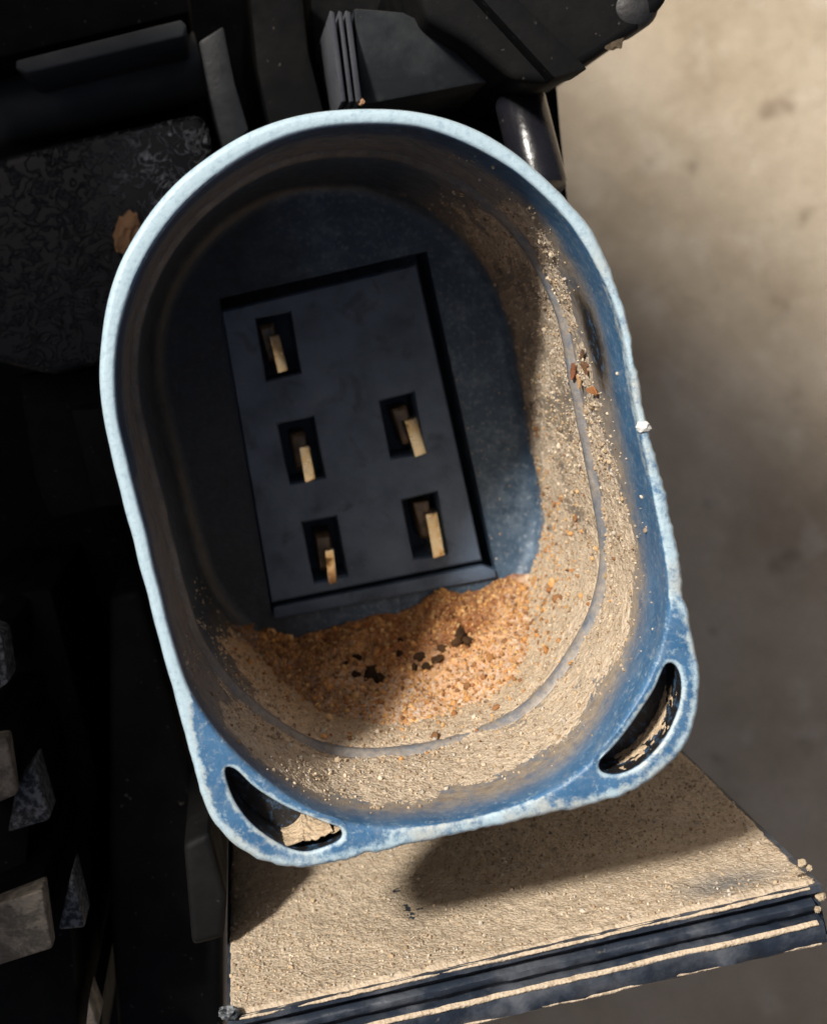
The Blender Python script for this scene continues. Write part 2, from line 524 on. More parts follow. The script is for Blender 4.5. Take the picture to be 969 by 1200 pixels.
def build_socket():
    m = MB()
    wid = np.linalg.norm(O2 - I2, axis=1)
    fo = np.minimum(0.42 / wid, 0.48)[:, None]
    fi = (1 - np.minimum(0.30 / wid, 0.25))[:, None]
    Ot = O2 + (I2 - O2) * fo
    It = O2 + (I2 - O2) * fi
    lipz = (fbm(circ * 0.8, 21, 3) * 0.05)
    def ring(xy, z):
        return np.concatenate([xy, np.full((NA, 1), 0.0) + (z if np.ndim(z) == 0 else np.asarray(z)[:, None])], 1)
    # flange plate side + rounded outer edge
    T2 = I2 - INW * 1.3
    rings = [ring(O2, H - 3.0), ring(O2, H - 0.5)]
    for q in np.linspace(0.15, 1, 6):
        a = q * math.pi / 2
        rings.append(ring(O2 + (Ot - O2) * (1 - math.cos(a)), H - 0.5 + 0.5 * math.sin(a)))
    m.loft(rings)
    # flange face with the two crescent slots
    Otz, Itz = Ot, It
    ex = (O2 + (I2 - O2) * (1.1 / wid)[:, None])[wid > 1.7][::2]
    keep_ = np.ones(len(ex), bool)
    for so in inset_slots(0.4):
        keep_ &= ~inside(so, ex)
    m.region(Ot, [It] + inset_slots(0.45) , H, ex[keep_])
    for s2, s3 in zip(inset_slots(0.45), inset_slots(0.22)):
        m.loft([[(x, y, H) for x, y in s2], [(x, y, H) for x, y in s3]])
    for s_, so in zip(SLOTS, inset_slots(0.22)):
        rr = [np.concatenate([so + (s_ - so) * math.sin(q), np.full((len(s_), 1), H - 0.22 * (1 - math.cos(q)))], 1) for q in np.linspace(0, math.pi / 2, 4)]
        rr.append(np.concatenate([s_, np.full((len(s_), 1), H - 3.0)], 1))
        m.loft(rr)
    # rounded inner edge, wall, bead, lower wall
    rings = []
    for q in np.linspace(0, 1, 5):
        a = q * math.pi / 2
        rings.append(ring(It + (I2 - It) * math.sin(a), H - 0.35 * (1 - math.cos(a))))
    for z in np.linspace(0.8, STEP - 0.5, 26):
        rings.append(ring(I2, H - z))
    for dz, off in ((-0.25, 0.30), (0.0, 0.42), (0.35, 0.45), (0.6, 0.30)):
        rings.append(ring(I2 + INW * off, H - STEP - dz))
    for z in np.linspace(STEP + 1.0, FLOOR - 1.4, 14):
        rings.append(ring(I2 + INW * 0.3, H - z))
    for q in np.linspace(0, math.pi / 2, 5)[1:]:
        rings.append(ring(I2 + INW * (0.3 + 1.4 * (1 - math.cos(q))), H - FLOOR + 1.4 * (1 - math.sin(q))))
    m.loft(rings)
    fl = rings[-1][:, :2]
    # floor with the recess that takes the contact panel
    go = px2mm(np.array([(257,350),(500,294),(581,667),(318,717)]), D0 + FLOOR)
    m.region(fl, [go], H - FLOOR)
    gz = H - FLOOR - 7.0
    m.loft([[(x, y, H - FLOOR) for x, y in go], [(x, y, gz) for x, y in go]])
    m.add([(x, y, gz) for x, y in go], [[0, 1, 2, 3]])
    # underside of the flange, tube outside, tube bottom
    cl = np.minimum(1.3, wid * 0.92)[:, None]
    T2 = I2 - INW * cl
    m.region(O2, [T2] + SLOTS_clear(T2), H - 3.0)
    m.loft([ring(T2, H - 3.0), ring(T2, H - FLOOR - 8)])
    n = len(T2)
    m.add(ring(T2, H - FLOOR - 8), [list(range(n))])
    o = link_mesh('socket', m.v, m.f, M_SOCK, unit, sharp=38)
    me = o.data
    co = np.empty(len(me.vertices) * 3)
    me.vertices.foreach_get('co', co)
    co = co.reshape(-1, 3) / MM
    th = np.arctan2(co[:, 1] - (VY - CY) * D0 / F, co[:, 0] - (CX - VX) * D0 / F)
    dep = H - co[:, 2]
    c = np.zeros((len(co), 4))
    c[:, 3] = 1
    rad = np.hypot(co[:, 1] - (VY - CY) * D0 / F, co[:, 0] - (CX - VX) * D0 / F)
    ro = np.interp(th % (2 * math.pi), np.append(TH, 2 * math.pi), np.append(rO, rO[0])) * D0 / F
    edge = smooth01(rad, ro - 1.05, ro - 0.45) * (dep < 1.2)
    wd_ = np.interp(th % (2 * math.pi), np.append(TH, 2 * math.pi), np.append(wid, wid[0]))
    edge = np.maximum(edge, (1 - smooth01(wd_, 1.1, 1.8)) * (dep < 0.2) * (rad > ro - wd_ * 0.93))
    sd_ = np.interp(th % (2 * math.pi), np.append(TH, 2 * math.pi), np.append(side, side[0]))
    c[:, 0] = np.clip(edge * (1 - 0.42 * sd_), 0, 1)  # left lip kept paler: a glint painted over the scuffing
    for s_ in SLOTS:                                            # scuffed rims of the slots
        dd = np.min(np.linalg.norm(co[:, None, :2] - s_[None, :, :], axis=2), axis=1)
        c[:, 0] = np.maximum(c[:, 0], (1 - smooth01(dd, 0.16, 0.34)) * (dep < 1.2) * 0.62)
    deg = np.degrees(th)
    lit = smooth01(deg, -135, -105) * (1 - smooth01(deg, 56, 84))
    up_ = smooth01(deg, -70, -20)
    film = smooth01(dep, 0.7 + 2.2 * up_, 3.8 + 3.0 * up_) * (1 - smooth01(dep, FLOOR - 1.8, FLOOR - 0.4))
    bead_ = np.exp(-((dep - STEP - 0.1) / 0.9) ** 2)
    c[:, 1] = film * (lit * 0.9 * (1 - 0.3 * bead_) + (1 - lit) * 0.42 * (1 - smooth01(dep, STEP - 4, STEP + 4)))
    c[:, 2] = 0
    shade_side = 0.72 * (1 - lit) * smooth01(dep, 0.25, 0.7) * (dep < FLOOR - 0.3)  # unlit side of the wall darkened: shade painted into the tint
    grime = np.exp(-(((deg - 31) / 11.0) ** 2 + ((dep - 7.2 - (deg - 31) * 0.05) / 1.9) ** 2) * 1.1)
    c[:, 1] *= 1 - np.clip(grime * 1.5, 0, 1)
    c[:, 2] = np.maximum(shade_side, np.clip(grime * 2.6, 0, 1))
    c[:, 2] = np.maximum(c[:, 2], 0.75 * smooth01(dep, STEP + 1, STEP + 8) * smooth01(np.abs(deg + 2), 75, 110) * (dep < FLOOR - 0.3))  # lower left and upper wall, shade painted in the same way
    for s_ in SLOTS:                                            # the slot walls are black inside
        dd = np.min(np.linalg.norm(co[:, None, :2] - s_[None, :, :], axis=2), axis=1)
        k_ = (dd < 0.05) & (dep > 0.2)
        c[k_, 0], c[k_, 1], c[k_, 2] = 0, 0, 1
    k_ = (dep > 2.0) & (rad > np.interp(th % (2 * math.pi), np.append(TH, 2 * math.pi), np.append(rI, rI[0])) * D0 / F + 0.3)
    c[k_, 0], c[k_, 1], c[k_, 2] = 0, 0, 1
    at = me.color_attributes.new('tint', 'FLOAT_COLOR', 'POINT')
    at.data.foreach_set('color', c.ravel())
    return o

def inset_slots(w):
    """slot outlines grown outwards by w"""
    r = []
    for s_ in SLOTS:
        t_ = np.roll(s_, -1, 0) - np.roll(s_, 1, 0)
        t_ /= np.linalg.norm(t_, axis=1)[:, None]
        nrm = np.stack([t_[:, 1], -t_[:, 0]], 1)
        area = 0.5 * np.sum(s_[:, 0] * np.roll(s_[:, 1], -1) - np.roll(s_[:, 0], -1) * s_[:, 1])
        r.append(s_ + nrm * w * (1 if area > 0 else -1))
    return r

def SLOTS_clear(T2):
    return [s_ for s_ in SLOTS if not inside(T2, s_).any()]

socket = build_socket()

# contact panel with five cavities, a blade pin in each
DP = D0 + FLOOR - 0.25
PANEL = px2mm(np.array([(259,364),(488,309),(565,657),(318,707)], float), DP)
CAV = [[(298,371),(341,363),(354,438),(311,448)], [(323,495),(368,486),(383,561),(339,569)], [(352,611),(395,603),(409,676),(367,685)],
       [(443,468),(486,457),(499,532),(457,539)], [(469,585),(513,574),(526,650),(484,657)]]
def build_panel():
    m = MB()
    zt, zb = zof(DP), zof(DP) - 6.0
    cav = [px2mm(np.array(q, float), DP) for q in CAV]
    cen = PANEL.mean(0)
    up = PANEL + (cen - PANEL) / np.linalg.norm(cen - PANEL, axis=1)[:, None] * 0.22
    m.region(up, cav, zt)
    m.loft([[(x, y, zt) for x, y in up], [(x, y, zt - 0.18) for x, y in PANEL], [(x, y, zb) for x, y in PANEL]])
    for q in cav:
        qi = q + (q.mean(0) - q) * 0.06
        m.loft([[(x, y, zt) for x, y in q], [(x, y, zt - 0.25) for x, y in qi], [(x, y, zb) for x, y in qi]])
        m.add([(x, y, zb) for x, y in qi], [[0, 1, 2, 3]])
    return m.build('contact_panel', M_PANEL, unit, sharp=25)
panel = build_panel()
# ledge the dust rests on, along the panel's lower side
prism('panel_ledge', [(320,712),(566,663),(580,668),(582,677),(321,726)], D0 + FLOOR - 0.5, D0 + FLOOR + 1, M_PANEL, unit, 0.2)
for (px, py, ln, wd, top, lean) in ((327,414,3.1,0.86,1.0,0.06), (361,544,2.9,0.84,0.8,-0.04), (389,665,2.9,0.74,0.8,-0.09), (488,513,3.1,1.15,1.5,0.10), (511,628,3.7,1.15,1.6,0.0)):
    d = DP - top
    x, y, z = pt(px, py, d)
    ax = np.array([0.21, -0.978]); ax /= np.linalg.norm(ax)
    c, s_ = math.cos(lean), math.sin(lean)
    ax = np.array([ax[0] * c - ax[1] * s_, ax[0] * s_ + ax[1] * c])
    sd = np.array([-ax[1], ax[0]])
    rings = []
    for zz, fl, fw in ((z - 7.0, 1.0, 1.0), (z - 0.5, 1.0, 1.0), (z - 0.12, 0.96, 0.92)):
        slant = 0.62 * wd if zz > z - 0.3 else (0.55 * wd if zz > z - 1 else 0)
        rings.append([(x + ax[0] * ln / 2 * a * fl + sd[0] * wd / 2 * b * fw, y + ax[1] * ln / 2 * a * fl + sd[1] * wd / 2 * b * fw * (1 if a > 0 else 0.7), zz - slant * (b + 1) / 2 - (0.25 * slant * (a + 1) / 2)) for a, b in ((1, 1), (-1, 1), (-1, -1), (1, -1))])
    m = MB()
    m.loft(rings)
    m.add(rings[-1], [[0, 1, 2, 3]])
    m.v = [(q[0] + random.uniform(-.08, .08), q[1] + random.uniform(-.08, .08), q[2] + random.uniform(-.1, .1)) for q in m.v[:12]] + []
    m.f = m.f[:8] + [[8, 9, 10, 11]]
    v, f = bevel_mesh(m.v, m.f, 0.09, 2)
    link_mesh('contact_pin', v, f, M_BRASS, panel, sharp=30)
    # tarnished spring sleeve the blade comes out of, at the upper end of its cavity
    m = MB()
    sx_, sy_ = x - ax[0] * 1.0 - sd[0] * 0.35, y - ax[1] * 1.0 - sd[1] * 0.35
    rr = []
    for zz, g in ((zof(DP) - 6.0, 1.0), (zof(DP) - 1.1, 1.0), (zof(DP) - 0.8, 0.8)):
        rr.append([(sx_ + ax[0] * 1.5 * a * g + sd[0] * 0.62 * b * g, sy_ + ax[1] * 1.5 * a * g + sd[1] * 0.62 * b * g, zz + random.uniform(-0.15, 0.15)) for a, b in ((1, 1), (-1, 1), (-1, -1), (1, -1))])
    m.loft(rr)
    m.add(rr[-1], [[0, 1, 2, 3]])
    v, f = bevel_mesh(m.v, m.f, 0.1, 2)
    link_mesh('contact_sleeve', v, f, M_TARN, panel, sharp=30)

# shelf under the socket: top surface runs along the depth axis, ribbed front edge
SA = np.array(pt(266, 1196, 89.0)[:2])
SB = np.array(pt(962, 1036, 89.0)[:2])
SU = (SB - SA) / np.linalg.norm(SB - SA)
SN = np.array([-SU[1], SU[0]])                   # out of the dusty top surface
SL = np.linalg.norm(SB - SA)
SZ = zof(89.0)
def shelf_loft(prof, n=70, seed=0, rough=0.03, ends=True, s0=0.0, s1=1.0):
    """profile points (v below the top surface, z) swept along the shelf with slight unevenness"""
    rings = []
    for i in range(n + 1):
        s_ = s0 * SL + (s1 - s0) * SL * i / n
        b = SA + SU * s_
        r = []
        for k, (v, z) in enumerate(prof):
            e = fbm(np.array([[s_ * 1.2, k * 3.1, seed]]), seed, 3)[0] * rough
            e2 = fbm(np.array([[s_ * 0.9, k * 5.7, seed + 40]]), seed, 3)[0] * rough
            q = b - SN * (v + e)
            r.append((q[0], q[1], z + e2))
        rings.append(r)
    m = MB()
    m.loft(rings)
    k = len(prof)
    if ends:
        m.add(rings[0], [list(range(k))])
        m.add(rings[-1], [list(range(k))])
    return m
shelf = shelf_loft([(0, SZ), (0.5, SZ - 0.05), (0.62, SZ - 1.0), (3.6, SZ - 1.0), (3.6, SZ - 70), (0, SZ - 70)], 80, 1, 0.04).build('shelf', M_SHELF, unit, sharp=30)
shelf_loft([(1.05, SZ - 0.95), (1.12, SZ - 0.35), (1.25, SZ - 0.2), (1.6, SZ - 0.25), (1.75, SZ - 0.45), (1.8, SZ - 0.95)], 80, 5, 0.10, True, 0.0, 0.985).build('edge_rib', M_SHELF, shelf, sharp=50)
shelf_loft([(2.15, SZ - 0.95), (2.2, SZ - 0.1), (2.4, SZ + 0.05), (3.7, SZ - 0.2), (3.9, SZ - 0.5), (3.85, SZ - 1.6), (3.5, SZ - 1.8)], 80, 8, 0.12, True, 0.0, 0.99).build('edge_rib', M_SHELF, shelf, sharp=50)

# housing body and its ribs, left of and above the socket
def poly_block(name, poly, z0, z1, mat, bev=0.6):
    n = len(poly)
    v = [(x, y, z1) for x, y in poly] + [(x, y, z0) for x, y in poly]
    fs = [list(range(n)), list(range(2 * n - 1, n - 1, -1))] + [[i, i + n, (i + 1) % n + n, (i + 1) % n] for i in range(n)]
    v, f = bevel_mesh(v, fs, bev, 2)
    return link_mesh(name, v, f, mat, unit)
def q150(px, py):
    return pt(px, py, 150.0)[:2]
poly_block('housing_base', [(-100, 45), (33.4, 45), (33.4, -34.9 + 0.4), q150(265, 846), q150(262, 1330), (-100, -82)], 0, zof(150), M_BLACK)
poly_block('shade_wall', [(-115, 140), (-80, 140), (-80, -110), (-115, -110)], 0, zof(D0) + 76, M_BLACK)  # unseen wall added to shade the left side and the ground

fy = 140.0
for k in range(7):                                # unseen fins added to soften the ground shadow, thinner towards the tip
    th_ = 10.0 * (1 - k / 7.5)
    fy += 11.0 - th_
    poly_block('shade_fin', [(-87, fy + th_), (-84, fy + th_), (-84, fy), (-87, fy)], 0, zof(D0) + 70, M_BLACK, 0.2)
    fy += th_
poly_block('shade_fin_rail', [(-92, fy + 1), (-87.2, fy + 1), (-87.2, 139), (-92, 139)], 0, 14, M_BLACK, 0.4)  # unseen rail along the foot of the added fins

prism('rod', [(18,70),(212,22),(219,30),(216,42),(30,86),(18,80)], 111, 122, M_ROD, unit, 0.25, 3)
tube('barrel', pt(-40,140,124), pt(236,76,124), 3.0, M_ROD, unit, 32)
prism('cover_plate', [(-60,-60),(215,-60),(222,14),(-60,82)], 114, 150, M_BLACK, unit, 0.5)
prism('grained_pad', [(-20,190),(60,168),(232,132),(247,150),(250,200),(215,260),(170,330),(150,420),(60,440),(-20,420)], 116, 150, M_ROUGHB, unit, 0.8, 3)
prism('upright_rib', [(232,48),(262,30),(275,95),(292,152),(262,178),(247,120)], 112, 150, M_BLACK2, unit, 0.3, tilt=(0.1, 0.05))
prism('upright_rib', [(288,-40),(350,-40),(362,60),(385,150),(320,170),(300,80)], 113, 150, M_BLACK, unit, 0.5)
prism('back_plate', [(360,-40),(620,-40),(640,90),(640,230),(420,230),(372,120)], 122, 150, M_BLACK, unit, 0.5)
prism('side_block', [(412,14),(470,17),(540,47),(602,90),(560,95),(424,122)], 106, 124, M_BLACK2, unit, 0.25, tilt=(-0.12, 0.30))
for x0, w in ((386, 6), (396, 5), (404, 7)):
    prism('block_rib', [(x0,12),(x0+w,14),(x0+w+14,117),(x0+14,119)], 104.5, 124, M_EDGE, unit, 0.12, tilt=(-0.5, 0))
arm = prism('bracket_arm', [(470,-60),(800,-60),(775,8),(746,36),(700,66),(645,97),(604,92),(548,46),(500,20)], 101, 124, M_BLACK, unit, 0.7, 3, tilt=(0.1, 0.1))
prism('arm_rib', [(520,-50),(560,-50),(690,80),(650,92)], 99.5, 104, M_BLACK, unit, 0.3)
tube('pin_barrel', pt(608,112,109.0), pt(636,225,106.4), 1.9, M_GLOSS, unit, 32, 0.5)
prism('edge_flange', [(640,96),(652,92),(657,150),(668,260),(640,260)], 118, 150, M_BLACK, unit, 0.25)
prism('barrel_saddle', [(606,128),(632,122),(642,200),(622,206)], 108.5, 124, M_BLACK, unit, 0.3)
cI = I2.mean(0)
poly_block('socket_stem', [tuple(q) for q in (cI + (I2 - cI) * 0.62)[::12]], zof(150) - 2, zof(D0 + FLOOR + 7.5), M_BLACK, 0.3)
def stalk(poly, d):
    c_ = np.mean(poly, axis=0)
    prism('block_stalk', [tuple(c_ + (np.array(q) - c_) * 0.8) for q in poly], d, 150, M_BLACK, unit, 0.2)
stalk([(-40,868),(10,862),(20,932),(-40,962)], 102.4)
stalk([(-40,1072),(52,1036),(62,1112),(-40,1152)], 100.4)
stalk([(40,893),(59,962),(8,978),(18,925)], 107.8)
stalk([(84,1020),(100,1088),(68,1092)], 106.8)
stalk([(-30,730),(2,745),(10,800),(-30,830)], 107.8)
stalk([(104,1172),(116,1205),(98,1230)], 106.8)
# boss at the end of the arm: domed
def dome(name, c, r, hgt, mat, parent):
    m = MB()
    rings = []
    for q in np.linspace(0, math.pi / 2 * 0.97, 8):
        rings.append([(c[0] + math.cos(t) * r * math.cos(q), c[1] + math.sin(t) * r * math.cos(q), c[2] + hgt * math.sin(q)) for t in np.linspace(0, 2 * math.pi, 28, endpoint=False)])
    rings.insert(0, [(p[0], p[1], c[2] - 4) for p in rings[0]])
    m.loft(rings)
    m.add(rings[-1], [list(range(28))])
    return m.build(name, mat, parent, sharp=0)
M_BOSS = mat_plastic('scuffed_boss_plastic', (0.02, 0.02, 0.022), 0.42, 0.6, 0.4, 1500, 0.0001, (0.11, 0.105, 0.10))
dome('boss', pt(742, 6, 101), 1.75, 0.9, M_BOSS, arm)

prism('side_plate', [(20,440),(128,430),(128,520),(146,590),(60,610),(40,560)], 120, 150, M_BLACK, unit, 0.4)
prism('side_plate', [(82,480),(120,478),(145,592),(112,596)], 114, 150, M_BLACK, unit, 0.3)
prism('column', [(128,700),(165,690),(240,960),(262,1050),(262,1240),(140,1240),(128,1060)], 113, 150, M_BLACK, unit, 0.8, 3)
prism('column_lug', [(215,990),(246,975),(266,1050),(263,1100),(225,1110)], 98, 150, M_BLACK, unit, 0.5, 3)
prism('side_plate', [(-40,700),(60,690),(112,900),(122,1240),(-40,1240)], 124, 150, M_BLACK, unit, 0.5)
prism('block_support', [(-40,860),(4,855),(40,900),(30,1030),(80,1040),(95,1240),(-40,1240)], 108, 150, M_BLACK, unit, 0.4)
b1 = prism('stepped_block', [(-40,868),(10,862),(20,932),(-40,962)], 101, 102.6, M_GREYD, unit, 0.5, 3, tilt=(0.2, 0.2))
b2 = prism('stepped_block', [(-40,1072),(52,1036),(62,1112),(-40,1152)], 99, 100.6, M_GREYD, unit, 0.5, 3, tilt=(0.1, 0.25))
prism('gusset', [(40,893),(59,962),(8,978),(18,925)], 104, 108, M_SPECK, unit, 0.35, 3, tilt=(0.05, 0.05))
prism('gusset', [(84,1020),(100,1088),(68,1092)], 103, 107, M_SPECK, unit, 0.3, 3, tilt=(0.05, 0.05))
prism('gusset', [(-30,730),(2,745),(10,800),(-30,830)], 104, 108, M_SPECK, unit, 0.2)
prism('gusset', [(104,1172),(116,1205),(98,1230)], 103, 107, M_GREYD, unit, 0.2)

# ------------------------------------------------------------------ dust, soil and grit
def grid_faces(nu, nv, closed_u=False):
    f = []
    for i in range(nu if closed_u else nu - 1):
        for j in range(nv - 1):
            a, b = i * nv + j, ((i + 1) % nu) * nv + j
            f.append((a, b, b + 1, a + 1))
    return f

def wall_at(th):
    """inner wall point and inward normal at image angle th (array)"""
    t = np.append(TH, 2 * math.pi)
    th = np.asarray(th) % (2 * math.pi)
    g = lambda arr: np.interp(th, t, np.append(arr, arr[0]))
    p = np.stack([g(I2[:, 0]), g(I2[:, 1])], 1)
    n = np.stack([g(INW[:, 0]), g(INW[:, 1])], 1)
    n /= np.linalg.norm(n, axis=1)[:, None]
    return p, n

# dust crust on the socket's inner wall (sinks below the plastic where the wall is clean)
T0, T1 = math.radians(-150), math.radians(84)
def crust_height(th, z, P3):
    a = np.degrees(th)
    env = smooth01(a, -138, -108) * (1 - smooth01(a, 54, 80))
    top = 4.6 + 1.5 * smooth01(a, -60, 0) - 1.8 * smooth01(-a, 75, 120) + 0.9 * fbm(P3 * 0.25, 51, 3)
    env = env * smooth01(z, top - 3.0, top + 3.5)
    cov = 0.74 + 0.20 * smooth01(-a, -10, 45)
    h = -0.27 + env * (cov * 0.46) + 0.30 * fbm(P3 * np.array([0.42, 0.42, 0.22]), 5, 4) + 0.10 * fbm(P3 * 2.6, 6, 3) + 0.09 * fbm(P3 * 5.6, 8, 2)
    bead = np.exp(-((z - STEP - 0.1) / 0.75) ** 2)
    h = h - bead * (0.15 + 0.5 * fbm(P3 * 0.45, 55, 3))
    patch = np.exp(-(((a - 31) / 11.0) ** 2 + ((z - 7.2 - (a - 31) * 0.05) / 2.0) ** 2))       # bare patch
    h = h - patch * 0.7
    return h
nu, nv = 560, 170
U, V = np.meshgrid(np.linspace(T0, T1, nu), np.linspace(1.0, FLOOR - 0.2, nv), indexing='ij')
u, z = U.ravel(), V.ravel()
p, n = wall_at(u)
off = 0.3 * smooth01(z, STEP - 0.2, STEP + 0.4)
P3 = np.stack([p[:, 0], p[:, 1], -z], 1)
h = crust_height(u, z, P3)
h = np.maximum(h, -0.25)
xy = p + n * (off + h)[:, None]
tint = np.ones((len(u), 3)) * (1.0 + 0.12 * fbm(P3 * 0.6, 31, 3))[:, None]
warm = smooth01(z, STEP - 3, FLOOR - 3) * smooth01(-np.degrees(u), 25, 75)
tint = tint * (1 - warm[:, None] * np.array([0.0, 0.16, 0.34]))
grey = smooth01(np.degrees(u), -30, 10)[:, None]
tint = tint * (1 - grey * np.array([0.06, 0.04, 0.0]))
crust = link_mesh('dust_crust', np.stack([xy[:, 0], xy[:, 1], H - z], 1), grid_faces(nu, nv), M_DUST, None, sharp=0, clean=False, colors=tint)
tag(crust, 'pale tan dust caked on the right and lower inner wall of the socket', 'dust', None, 'stuff')

# orange clay packed between the socket floor and its lower wall
C0, C1 = math.radians(-130), math.radians(-30)
nu, nv = 420, 130
U, V = np.meshgrid(np.linspace(C0, C1, nu), np.linspace(0, 1, nv), indexing='ij')
u, s_ = U.ravel(), V.ravel()
p, n = wall_at(u)
a = np.degrees(u)
amt = smooth01(a, -130, -80) * (1 - smooth01(a, -58, -32))
reach = 0.1 + 5.2 * amt + 0.7 * fbm(np.stack([a * 0.12, a * 0, a * 0], 1), 61, 3)
climb = 0.2 + 14.5 * amt + 0.8 * fbm(np.stack([a * 0.1, a * 0 + 4, a * 0], 1), 62, 3)
# profile: from the wall (s=0, height climb) down to the floor (s=1, distance reach), slightly hollow
hgt = climb * (1 - s_) ** 1.25
dst = 0.3 + reach * s_ ** 1.1
P3 = np.stack([p[:, 0] + n[:, 0] * dst, p[:, 1] + n[:, 1] * dst, hgt], 1)
rough = 0.42 * fbm(P3 * 0.55, 71, 3) + 0.42 * fbm(P3 * 1.5, 72, 3) + 0.26 * fbm(P3 * 4.0, 73, 2)
pits = np.clip(fbm(P3 * 0.8, 77, 2) - 0.20, 0, 1) * 6.0 * smooth01(s_, 0.3, 0.5) * (1 - smooth01(s_, 0.85, 1.0))
edge = smooth01(s_, 0.0, 0.12) * (1 - smooth01(s_, 0.9, 1.0))
nrm_h = 0.45 * (0.25 + edge)
bump_ = (rough - pits + 0.25) * (0.25 + 0.75 * edge) - 0.6 * (1 - smooth01(amt, 0.0, 0.2))
slope = np.clip(reach / (reach + climb), 0.15, 0.9)
pos = np.stack([p[:, 0] + n[:, 0] * (dst + bump_ * (1 - slope)), p[:, 1] + n[:, 1] * (dst + bump_ * (1 - slope)), H - FLOOR + hgt + bump_ * slope - 0.28 * smooth01(s_, 0.93, 1.0) - 0.02], 1)
pos[:, :2] -= n * (0.35 * (1 - smooth01(s_, 0.0, 0.06)))[:, None]
tint = np.ones((len(u), 3)) * (1.0 + 0.18 * fbm(P3 * 0.5, 81, 3))[:, None]
pale = np.maximum(1 - smooth01(s_ + 0.35 * fbm(P3 * 0.5, 87, 3), 0.15, 0.6), (1 - smooth01(amt + 0.25 * fbm(P3 * 0.7, 88, 3), 0.35, 0.85)) * smooth01(a, -80, -60))[:, None]
dark_zone = (smooth01(s_, 0.3, 0.6) * smooth01(fbm(P3 * 0.22, 85, 3), -0.25, 0.2))[:, None]  # darker red-brown patches towards the floor, broken up by noise
tint = tint * (1 - dark_zone * np.array([0.42, 0.56, 0.62]))
tint = tint * (1 + pale * np.array([0.02, 0.22, 0.6]))
brown = (1 - smooth01(a + 14 * fbm(P3 * 0.35, 89, 3), -112, -84))[:, None]       # clay darkened at this end of the pile: shade painted into the tint
tint = tint * (1 - brown * np.array([0.40, 0.44, 0.46]))  # painted shade at this end of the pile
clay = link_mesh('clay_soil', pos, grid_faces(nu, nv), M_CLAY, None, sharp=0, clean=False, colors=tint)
tag(clay, 'crumbly orange clay soil packed into the bottom of the socket below the pins', 'soil', None, 'stuff')

# dust sheet on the shelf
def shelf_pt(s_, t, h):
    """s along the shelf (mm), t depth below its front edge (mm), h above the surface"""
    b = SA[None, :] + SU[None, :] * s_[:, None] + SN[None, :] * h[:, None]
    return np.stack([b[:, 0], b[:, 1], SZ - t], 1)
def shelf_h(s_, t):
    Q = np.stack([s_, t, s_ * 0], 1)
    h = 0.16 + 0.20 * fbm(Q * 0.25, 91, 3) + 0.07 * fbm(Q * 2.0, 92, 3) + 0.06 * fbm(Q * 5.0, 93, 2)
    h = h - 0.12 * np.exp(-((s_ - SL + 5.0) / 3.2) ** 2 - ((t - 2.6) / 1.6) ** 2)        # rubbed patch near the right end
    h = h - 0.5 * (1 - smooth01(t, 0.0, 0.45)) - 0.4 * (1 - smooth01(s_, 0, 0.5)) - 0.4 * smooth01(s_, SL - 0.5, SL)
    return np.maximum(h, -0.12)
nu, nv = 420, 260
U, V = np.meshgrid(np.linspace(0.05, SL - 0.05, nu), np.linspace(0.05, 45, nv) , indexing='ij')
u, t_ = U.ravel(), V.ravel()
tint = np.ones((len(u), 3)) * (1.0 + 0.12 * fbm(np.stack([u, t_, u * 0], 1) * 0.4, 95, 3))[:, None]
rub = np.exp(-((u - SL + 5.0) / 3.2) ** 2 - ((t_ - 2.6) / 1.6) ** 2)[:, None]
tint = tint * (1 - rub * np.array([0.55, 0.48, 0.35]))
sd = link_mesh('dust_sheet', shelf_pt(u, t_, shelf_h(u, t_)), grid_faces(nu, nv), M_DUST, None, sharp=0, clean=False, colors=tint)
tag(sd, 'thick sandy dust lying over the flat shelf below the socket', 'dust', None, 'stuff')

# dust caught on the crests of the shelf's ribbed front edge
def crest(v0, v1, z0, z1, seed, bias):
    nu, nv = 420, 12
    U, V = np.meshgrid(np.linspace(0.02 * SL, 0.98 * SL, nu), np.linspace(0, 1, nv), indexing='ij')
    u, w = U.ravel(), V.ravel()
    v = v0 + (v1 - v0) * w + 0.05 * fbm(np.stack([u, w * 0, w * 0 + seed], 1) * 1.1, seed, 3)
    z = z0 + (z1 - z0) * w + np.sin(w * math.pi) * 0.16 - 0.1 + bias + 0.10 * fbm(np.stack([u * 0.9, w * 2, w * 0], 1), seed, 5) + 0.14 * fbm(np.stack([u * 0.22, w * 0, w * 0 + 3], 1), seed + 9, 2)
    b = SA[None] + SU[None] * u[:, None] - SN[None] * v[:, None]
    return np.stack([b[:, 0], b[:, 1], SZ + z], 1), grid_faces(nu, nv), nu * nv
vv, ff, nn_ = [], [], 0
for args in ((2.12, 2.5, 0.02, 0.02, 301, 0.05), (3.6, 3.92, -0.2, -0.5, 302, 0.03), (0.0, 0.3, 0.0, -0.02, 304, 0.06)):
    a_, f_, k_ = crest(*args)
    vv.append(a_)
    ff += [tuple(i + nn_ for i in q) for q in f_]
    nn_ += k_
sc_ = link_mesh('edge_dust', np.concatenate(vv), ff, M_DUST, None, sharp=0, clean=False, colors=np.ones((nn_, 3)))
tag(sc_, 'thin lines of pale dust along the ribbed front edge of the shelf', 'dust', None, 'stuff')

